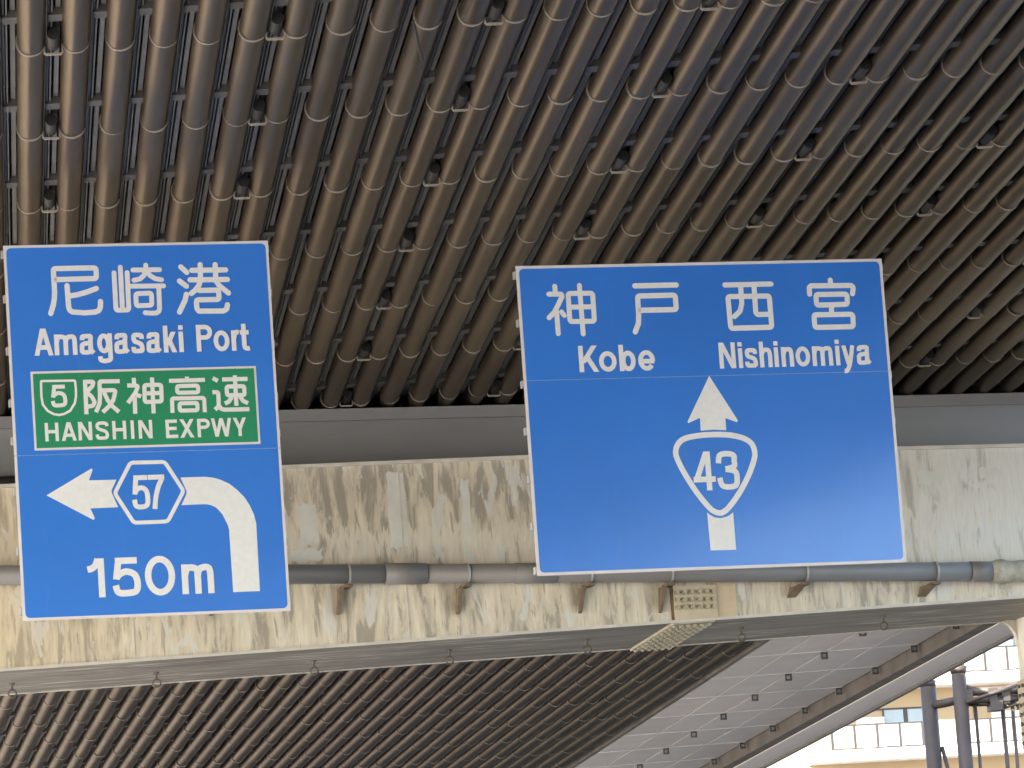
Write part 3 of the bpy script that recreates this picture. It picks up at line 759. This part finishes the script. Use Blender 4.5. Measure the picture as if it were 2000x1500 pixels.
def stroke(pts, w, closed=False, cap='round', rad=None, shear=False):
    """2D strip of width w around a path -> verts, faces"""
    if shear:
        (x0, y0), (x1, y1) = pts
        hw = w / 2 * math.hypot(x1 - x0, y1 - y0) / abs(y1 - y0)
        return [(x0 - hw, y0), (x0 + hw, y0), (x1 + hw, y1), (x1 - hw, y1)], [(0, 1, 2, 3)]
    p = round_path(pts, w * 0.52 if rad is None else rad, closed) if len(pts) > 2 else [Vector(q) for q in pts]
    q = [p[0]]
    for a in p[1:]:
        if (a - q[-1]).length > 0.2:
            q.append(a)
    if closed and (q[0] - q[-1]).length < 0.2:
        q.pop()
    n = len(q)
    h = w / 2
    v, f = [], []
    def nrm(a, b):
        d = (b - a).normalized()
        return Vector((-d.y, d.x))
    for i in range(n):
        if closed:
            n1, n2 = nrm(q[i - 1], q[i]), nrm(q[i], q[(i + 1) % n])
        else:
            n1 = nrm(q[max(i - 1, 0)], q[max(i, 1)])
            n2 = nrm(q[min(i, n - 2)], q[min(i + 1, n - 1)])
        m = (n1 + n2)
        m = m / max(m.length_squared / 2, 0.5) if m.length > 1e-6 else n1
        v += [tuple(q[i] + m * h), tuple(q[i] - m * h)]
    for i in range(n if closed else n - 1):
        j = (i + 1) % n
        f.append((2 * i, 2 * i + 1, 2 * j + 1, 2 * j))
    if not closed and cap == 'round':
        for e, (c, o) in enumerate(((q[0], q[1]), (q[-1], q[-2]))):
            d = (c - o).normalized()
            a0 = math.atan2(d.y, d.x) - math.pi / 2
            b = len(v)
            for k in range(9):
                a = a0 + math.pi * k / 8
                v.append((c.x + h * math.cos(a), c.y + h * math.sin(a)))
            f.append(tuple(range(b, b + 9)))
    return v, f

def cr(pts, n=6, closed=False):
    """Catmull-Rom through points"""
    out = []
    m = len(pts)
    rng = range(m if closed else m - 1)
    for i in rng:
        if closed:
            p0, p1, p2, p3 = pts[i - 1], pts[i], pts[(i + 1) % m], pts[(i + 2) % m]
        else:
            p0, p1, p2, p3 = pts[max(i - 1, 0)], pts[i], pts[i + 1], pts[min(i + 2, m - 1)]
        for k in range(n):
            t = k / n
            out.append(tuple(0.5 * ((2 * b) + (-a + c) * t + (2 * a - 5 * b + 4 * c - d) * t * t + (-a + 3 * b - 3 * c + d) * t ** 3)
                             for a, b, c, d in zip(p0, p1, p2, p3)))
    if not closed:
        out.append(tuple(pts[-1]))
    return out

def el(cx, cy, rx, ry, a0, a1, n=14):
    return [(cx + rx * math.cos(R(a0 + (a1 - a0) * i / n)), cy + ry * math.sin(R(a0 + (a1 - a0) * i / n))) for i in range(n + 1)]

XH = 0.765   # x-height over cap height
def glyph(ch, W, H, t):
    """strokes of a letter in a box W wide, cap height H, stroke width t; ('b' butt | 's' sheared | 'c' closed, points)"""
    h = t / 2
    X = H * XH
    hs = h * 1.08
    mid = W / 2
    if ch == 'H': return [('b', [(h, 0), (h, H)]), ('b', [(W - h, 0), (W - h, H)]), ('b', [(t * .9, H * .52), (W - t * .9, H * .52)])]
    if ch == 'I': return [('b', [(mid, 0), (mid, H)])]
    if ch == 'N': return [('b', [(h, 0), (h, H)]), ('b', [(W - h, 0), (W - h, H)]), ('s', [(h * 1.15, H), (W - h * 1.15, 0)])]
    if ch == 'A': return [('s', [(hs, 0), (mid - h * .15, H)]), ('s', [(W - hs, 0), (mid + h * .15, H)]), ('b', [(W * .2, H * .30), (W * .8, H * .30)])]
    if ch == 'E': return [('b', [(h, 0), (h, H)]), ('b', [(t * .9, h), (W, h)]), ('b', [(t * .9, H - h), (W * .95, H - h)]), ('b', [(t * .9, H * .52), (W * .9, H * .52)])]
    if ch == 'X': return [('s', [(hs * 1.05, 0), (W - hs * 1.05, H)]), ('s', [(hs * 1.05, H), (W - hs * 1.05, 0)])]
    if ch == 'P':
        r = (H * .52 - t) / 2 + h
        r = (H * .56 - t) / 2
        cy = H - h - r
        return [('b', [(h, 0), (h, H)]), ('b', [(t * .9, H - h), (W * .45, H - h)] + el(W * .55, cy, W * .45 - h, r, 90, -90) + [(W * .45, cy - r), (t * .9, cy - r)])]
    if ch == 'W':
        q = W / 4
        return [('s', [(hs, H), (q + h * .2, 0)]), ('s', [(q + h * .2, 0), (mid, H)]), ('s', [(mid, H), (3 * q - h * .2, 0)]), ('s', [(3 * q - h * .2, 0), (W - hs, H)])]
    if ch == 'Y': return [('s', [(hs * 1.1, H), (mid, H * .40)]), ('s', [(W - hs * 1.1, H), (mid, H * .40)]), ('b', [(mid, 0), (mid, H * .46)])]
    if ch == 'S':
        return [('b', cr([(W - h, H * .73), (W * .86 - h * .3, H * .87), (mid, H - h), (W * .18 + h * .3, H * .87), (h * 1.1, H * .74), (W * .20 + h * .3, H * .60), (mid, H * .525),
                          (W * .80 - h * .3, H * .44), (W - h, H * .28), (W * .84 - h * .3, H * .12), (mid, h), (W * .14 + h * .3, H * .12), (h * .95, H * .29)], 5))]
    if ch == 'K': return [('b', [(h, 0), (h, H)]), ('s', [(t * .8, H * .34), (W * .93 - hs, H)]), ('s', [(W * .40, H * .60), (W - hs * 1.2, 0)])]
    if ch == 'o': return [('c', el(mid, X / 2, mid - h, X / 2 - h + t * .04, 0, 360, 28)[:-1])]
    if ch == 'e':
        rx, ry = mid - h, X / 2 - h + t * .04
        return [('b', [(W - h * 1.0, X * .46)] + el(mid, X / 2, rx, ry, 0, 322, 26)), ('b', [(t * .8, X * .46), (W - h * .4, X * .46)])]
    if ch == 'b': return [('b', [(h, 0), (h, H)]), ('c', el(mid + h * .35, X / 2, mid - h * 1.35, X / 2 - h + t * .04, 0, 360, 28)[:-1])]
    if ch == 'n' or ch == 'h':
        return [('b', [(h, 0), (h, X if ch == 'n' else H)]),
                ('b', cr([(h, X * .60), (h + W * .12, X * .82), (W * .55, X - h), (W - h - W * .06, X * .83), (W - h, X * .60)], 5) + [(W - h, 0)])]
    if ch == 'm':
        c = mid
        a1 = cr([(h, X * .60), (h + W * .06, X * .82), (W * .28, X - h), (c - W * .03, X * .83), (c, X * .62)], 5) + [(c, 0)]
        a2 = cr([(c, X * .60), (c + W * .06, X * .82), (c + W * .25, X - h), (W - h - W * .03, X * .83), (W - h, X * .62)], 5) + [(W - h, 0)]
        return [('b', [(h, 0), (h, X)]), ('b', a1), ('b', a2)]
    if ch == 'a':
        return [('b', cr([(W * .04 + h, X * .70), (W * .16 + h * .4, X * .86), (W * .48, X - h), (W * .80 - h * .3, X * .87), (W * .90 - h, X * .66)], 5) + [(W * .90 - h, X * .22), (W - h * .4, h * .55)]),
                ('c', cr([(W * .88 - h, X * .50), (W * .50, X * .545), (W * .16 + h * .2, X * .47), (h, X * .28), (W * .14 + h * .2, X * .10 + h * .3), (W * .40, h * .92), (W * .74 - h * .3, X * .14), (W * .88 - h, X * .32)], 4, True))]
    if ch == 's':
        return [('b', cr([(W - h * 1.1, X * .69), (W * .84 - h * .3, X * .85), (mid, X - h), (W * .18 + h * .3, X * .86), (h * 1.1, X * .71), (W * .22 + h * .3, X * .58), (mid, X * .52),
                          (W * .80 - h * .3, X * .43), (W - h, X * .27), (W * .84 - h * .3, X * .13), (mid, h), (W * .14 + h * .3, X * .13), (h * .95, X * .31)], 5))]
    if ch == 'g':
        return [('c', el(mid - h * .35, X * .52, mid - h * 1.35, X * .48 - h, 0, 360, 28)[:-1]),
                ('b', [(W - h, X), (W - h, -H * .02)] + cr([(W - h, -H * .06), (W * .86 - h * .3, -H * .20), (mid, -H * .27 + h * .2), (W * .16 + h * .3, -H * .22), (h * 1.1, -H * .08)], 5))]
    if ch == 'k': return [('b', [(h, 0), (h, H)]), ('s', [(t * .8, X * .34), (W * .92 - hs, X)]), ('s', [(W * .42, X * .60), (W - hs * 1.2, 0)])]
    if ch == 'i': return [('b', [(mid, 0), (mid, X)]), ('b', [(mid, H - t * .98), (mid, H)])]
    if ch == 'r': return [('b', [(h, 0), (h, X)]), ('b', cr([(h, X * .55), (h + W * .16, X * .80), (W * .66, X * .94 - h * .3), (W, X - h * 1.1)], 5))]
    if ch == 't': return [('b', [(W * .42, H), (W * .42, H * .22)] + cr([(W * .43, H * .18), (W * .50, h * 1.25), (W * .74, h * .9), (W, h * 1.0)], 5)), ('b', [(0, X - h), (W * .96, X - h)])]
    if ch == 'y': return [('s', [(hs, X), (mid - h * .1, H * .02)]), ('b', cr([(W - hs, X), (W * .62, H * .18), (mid - h * .2, -H * .08), (W * .30, -H * .215), (W * .12, -H * .22)], 5))]
    if ch == '1': return [('b', [(W - h, 0), (W - h, H)]), ('b', cr([(W * .05, H * .72), (W * .30, H * .745), (W * .52, H * .83), (W * .66, H * .985)], 5))]
    if ch == '0': return [('c', el(mid, H / 2, mid - h, H / 2 - h + t * .06, 0, 360, 32)[:-1])]
    if ch == '5':
        return [('b', [(W * .13, H - h), (W * .90, H - h)]), ('b', [(W * .13 + h * .9, H - t * .9), (h * 1.25, H * .44)]),
                ('b', cr([(h * 1.3, H * .475), (W * .28, H * .575), (W * .52, H * .635), (W * .82 - h * .2, H * .55), (W - h, H * .335), (W * .84 - h * .2, H * .13), (W * .50, h), (W * .20, H * .11), (h, H * .29)], 5))]
    if ch == '7': return [('b', [(0, H - h), (W, H - h)]), ('b', cr([(W - h * 1.05, H - t * .9), (W * .62, H * .66), (W * .42, H * .33), (W * .33, 0)], 5))]
    if ch == '4': return [('b', [(W * .70, 0), (W * .70, H)]), ('s', [(h * 1.2, H * .29), (W * .66, H)]), ('b', [(0, H * .285), (W, H * .285)])]
    if ch == '3':
        return [('b', cr([(h * .9, H * .685), (W * .14 + h * .3, H * .88), (W * .48, H - h), (W * .82 - h * .2, H * .88), (W * .93 - h, H * .74), (W * .78, H * .595), (W * .40, H * .53)], 5)),
                ('b', cr([(W * .40, H * .53), (W * .82, H * .465), (W - h, H * .27), (W * .83 - h * .2, H * .11), (W * .50, h), (W * .18 + h * .2, H * .12), (h, H * .315)], 5))]
    raise KeyError(ch)

def flat(name, items, mat, parent, y, lift=0.00018):
    """items: list of (verts2d, faces) in mm, each laid a hair in front of the one before"""
    v, f = [], []
    for k, (vv, ff) in enumerate(items):
        n = len(v)
        v += [(a / 1000.0, y - lift * k, b / 1000.0) for a, b in vv]
        f += [tuple(i + n for i in q) for q in ff]
    return mesh(name, v, f, mat, parent)

def orient(name, o):
    bm = bmesh.new(); bm.from_mesh(o.data)
    for fc in bm.faces:
        if fc.normal.y > 0:
            fc.normal_flip()
    bm.to_mesh(o.data); bm.free()
    return o

def kanji(key, parent, y, cap='round', rad=None):
    d = DATA['K'][key]
    it = [stroke(p, d['w'], bool(c), cap, rad) for c, p in d['s']]
    return orient(key, flat('letter', it, M['white_film'], parent, y))

def word(key, parent, y):
    d = DATA['W'][key]
    it = []
    for ch, x0, x1 in d['L']:
        for md, pts in glyph(ch, x1 - x0, d['h'], d['w']):
            pp = [(a + x0, b + d['z']) for a, b in pts]
            if md == 's': it.append(stroke(pp, d['w'], shear=True))
            elif md == 'c': it.append(stroke(pp, d['w'], True, 'butt', 0.01))
            else: it.append(stroke(pp, d['w'], False, 'butt', 0.01))
    return orient(key, flat('lettering', it, M['white_film'], parent, y))

def poly(key, name, parent, y, mat=None):
    p = DATA['P'][key]
    return orient(key, flat(name, [([tuple(q) for q in p], [tuple(range(len(p)))])], mat or M['white_film'], parent, y))

def rrect(x0, x1, z0, z1, r, corners=(1, 1, 1, 1)):
    out = []
    for (cx, cz, a), on in zip(((x1 - r, z1 - r, 0), (x0 + r, z1 - r, 90), (x0 + r, z0 + r, 180), (x1 - r, z0 + r, 270)), corners):
        if on:
            for k in range(7):
                t = R(a + 15 * k)
                out.append((cx + r * math.cos(t), cz + r * math.sin(t)))
        else:
            out.append((x1 if a in (0, 270) else x0, z1 if a in (0, 90) else z0))
    return out

def sign(s_mid, z0, half, height, seam, border, ribs, label):
    a = R(8.5)
    root = tag(empty('road_sign', (s_mid * math.cos(a), 29.0 + s_mid * math.sin(a), z0), (0, 0, a)), label, 'road sign', 'blue road signs over the lanes')
    for lo, hi, cn in ((0, seam - .0015, (0, 0, 1, 1)), (seam + .0015, height, (1, 1, 0, 0))):
        p = MB().prism([(-half, lo), (half, lo), (half, hi), (-half, hi)], 0, .004).build('panel', M['border_film'], root)
        b0 = lo + border if lo == 0 else lo
        b1 = hi - border if hi == height else hi
        pts = rrect(-half + border, half - border, b0, b1, .028, cn)
        o = orient('f', flat('blue_field', [([(q[0] * 1000, q[1] * 1000) for q in pts], [tuple(range(len(pts)))])], M['blue'], p, -.0012))
    MB().box(-half + border, half - border, -.0012, .003, seam - .0024, seam + .0024).build('seam_strip', M['seam'], root)
    for z in ribs:
        MB().box(-half - .010, half + .006, .005, .050, z - .022, z + .022).build('rib', M['sheet'], root)
    for x in (-half * .55, half * .55):
        MB().box(x - .04, x + .04, .051, .13, .08, height - .08).build('backing_post', M['sheet'], root)
    return root

LS = sign(0.9825, 4.968, 0.8085, 2.266, 0.990, 0.0165, (2.215, 1.945, 1.628, 1.312, 1.083, .78, .42, .06),
          'tall blue road sign with green expressway panel and left turn arrow')
RS = sign(4.5180, 5.123, 1.1850, 1.9215, 1.2055, 0.0185, (1.868, 1.568, 1.186, .894, .60, .308, .034),
          'wide blue road sign with straight ahead arrow and route 43 shield')
for key in ('尼', '崎', '港'):
    kanji(key, LS, -.0024)
word('Amagasaki Port', LS, -.0024)
gq = DATA['P']['green']
gx0, gx1, gz0, gz1 = -0.6852, 0.6868, 1.0180, 1.4952
gpan = MB().box(gx0, gx1, -.0034, -.0014, gz0, gz1).build('route_panel', M['border_film'], LS)
b = .0135
orient('g', flat('green_field', [([((gx0 + b) * 1000, (gz0 + b) * 1000), ((gx1 - b) * 1000, (gz0 + b) * 1000), ((gx1 - b) * 1000, (gz1 - b) * 1000), ((gx0 + b) * 1000, (gz1 - b) * 1000)], [(0, 1, 2, 3)])], M['green'], gpan, -.0044))
for key in ('阪', '神L', '高', '速'):
    kanji(key, gpan, -.0056, 'butt')
kanji('shield', gpan, -.0056).name = 'shield_outline'
for wd in ('5', 'HANSHIN', 'EXPWY'):
    word(wd, gpan, -.0056)
poly('arrowL', 'arrow_head', LS, -.0024)
poly('bend', 'arrow_bend', LS, -.0024)
kanji('hex', LS, -.0024, rad=34).name = 'hexagon_outline'
word('57', LS, -.0024)
word('150m', LS, -.0024)
for key in ('神R', '戸', '西', '宮'):
    kanji(key, RS, -.0024)
word('Kobe', RS, -.0024)
word('Nishinomiya', RS, -.0024)
poly('arrowU', 'arrow_head', RS, -.0024)
poly('stem', 'arrow_stem', RS, -.0024)
d = DATA['K']['tri']
orient('t', flat('shield_outline', [stroke(cr([tuple(p) for p in d['s'][0][1]], 3, True), d['w'], True, 'butt', 0.01)], M['white_film'], RS, -.0024))
word('43', RS, -.0024)
# arms tying the signs back to the pier beam, behind the panels
for root, xs, z in ((LS, (-.40, .35), 1.43), (RS, (.0, .75), 1.27)):
    for x in xs:
        MB().cyl((x, .13, z), (x + 7.0 * math.tan(R(8.5)) + 0.12 * (root.location.x + x), 7.2, z), .06, 12).build('support_arm', M['sheet'], root, True)

# ------------------------------------------------------------------ loose strap hanging from the near ceiling
st = MB()
pts = [(2.335, 24.90, ZT - .005), (2.352, 24.93, ZT - .055), (2.362, 24.95, ZT - .12), (2.378, 24.97, ZT - .205)]
for a, b in zip(pts, pts[1:]):
    st.cyl(a, b, .007, 6)
o = tag(st.build('loose_strap', M['black']), 'short dark strap dangling between two ceiling tubes above the left sign', 'strap')

# ------------------------------------------------------------------ steel posts beyond the deck edge
pg = tag(empty('steel_post_frame', (13.39, 70.0, 0)), 'grey steel tube posts joined by cross arms beside the apartment building', 'post frame')
def cylp(name, a, b, r, n=14, r2=None, mat='post'):
    o = MB().cyl(a, b, r, n, True, r2).build(name, M[mat], pg, True)
    shade_flat_caps(o)
    return o
cylp('post', (0, 0, 0), (0, 0, 8.30), .114, 18)
cylp('post_cap', (0, 0, 8.301), (0, 0, 8.385), .114, 18, .126)
cylp('post', (.395, -.35, 0), (.395, -.35, 8.43), .106, 18)
cylp('post_cap', (.395, -.35, 8.431), (.395, -.35, 8.53), .108, 18, .134)
cylp('cross_arm', (.02, -.05, 8.02), (.38, -.32, 8.05), .062, 12)
cylp('cross_arm', (.40, -.35, 8.16), (1.60, -.30, 8.14), .062, 12)
cylp('cross_arm', (.40, -.35, 8.03), (1.60, -.30, 8.03), .048, 12)
cylp('cross_arm', (.42, -.30, 7.98), (1.60, .10, 7.97), .026, 10)
cylp('diagonal', (.46, -.36, 8.24), (.75, -.33, 8.16), .03, 10)
cylp('diagonal', (.95, -.33, 8.14), (1.45, -.33, 8.30), .028, 10)
cylp('diagonal', (.55, -.33, 8.02), (1.0, -.33, 7.90), .026, 10)
cylp('diagonal', (1.0, -.33, 7.90), (1.5, -.33, 8.02), .026, 10)
for x, w in ((.52, .05), (.86, .06), (1.06, .05), (1.3, .06)):
    MB().box(x - w, x + w, -.42, -.26, 7.99, 8.19).build('clamp_block', M['post'], pg)
for x, r in ((.61, .025), (1.008, .032), (1.155, .028)):
    cylp('rod', (x, -.30, 0), (x, -.30, 8.03), r, 10)
cylp('diagonal', (.45, -.20, 8.22), (1.55, -.10, 8.02), .035, 10)
cylp('diagonal', (.45, -.45, 8.00), (1.20, -.45, 8.20), .03, 10)
MB().box(.80, .98, -.50, -.2, 7.86, 8.0).build('clamp_block', M['post'], pg)
cylp('diagonal', (.13, -.02, 7.42), (.33, -.3, 6.0), .03, 10)
cylp('diagonal', (1.18, -.3, 7.98), (1.6, -.3, 7.45), .022, 10)

# ------------------------------------------------------------------ apartment building
ab = tag(empty('apartment_building', (34.798, 186.044, 0), (0, 0, R(6))), 'sunlit cream apartment building with balconies at the lower right', 'building')
NST, SH = 13, 2.76
Z0 = 17.06 - SH * 6
wall = MB().box(-3.9, 22, 1.3, 14, 0, Z0 + SH * NST + 1.2).build('wall', M['bwall'], ab)
for k in range(NST):
    z = Z0 + k * SH
    MB().box(-3.85, 21.9, 0, 1.298, z, z + .42).build('balcony_slab', M['bwhite'], ab)
    if k < 4:
        continue
    x = -3.15
    bay = 0
    while x < 9.0:
        rl = empty('balcony_railing', (0, 0, 0))
        rl.parent = ab
        # posts and rails of one bay
        m = MB()
        m.box(x, x + 3.68, .06, .10, z + 1.33, z + 1.385).box(x, x + 3.68, .06, .10, z + .43, z + .48)
        for q in range(5):
            px = x + q * .905
            m.box(px - .045, px + .045, .055, .105, z + .425, z + 1.39)
        ro = m.build('railing_frame', M['bframe'], rl)
        for q in range(4):
            px = x + q * .905
            MB().box(px + .04, px + .865, .07, .085, z + .50, z + 1.32).build('railing_panel', M['bpanel'], rl)
        # solid parapet to the right of the railing
        MB().box(x + 3.72, x + 5.35, .04, .20, z + .422, z + 1.40).build('parapet', M['bwall'], ab)
        # window behind
        w = MB().box(x + .65, x + .70, 1.22, 1.296, z + .45, z + 2.05).box(x + 2.43, x + 2.48, 1.22, 1.296, z + .45, z + 2.05).box(x + 3.27, x + 3.42, 1.22, 1.296, z + .45, z + 2.05).box(x + .65, x + 5.0, 1.22, 1.296, z + 2.0, z + 2.06)
        wo = w.build('window_frame', M['bframe'], ab)
        for x0, x1 in ((2.49, 3.26), (3.43, 4.2)):
            MB().box(x + x0, x + x1, 1.25, 1.295, z + .45, z + 1.99).build('window_pane', M['bglass'], ab)
        MB().box(x + 1.35, x + 2.42, 1.05, 1.29, z + .43, z + 1.72).build('white_screen', M['bwhite'], ab)
        x += 5.45
        bay += 1
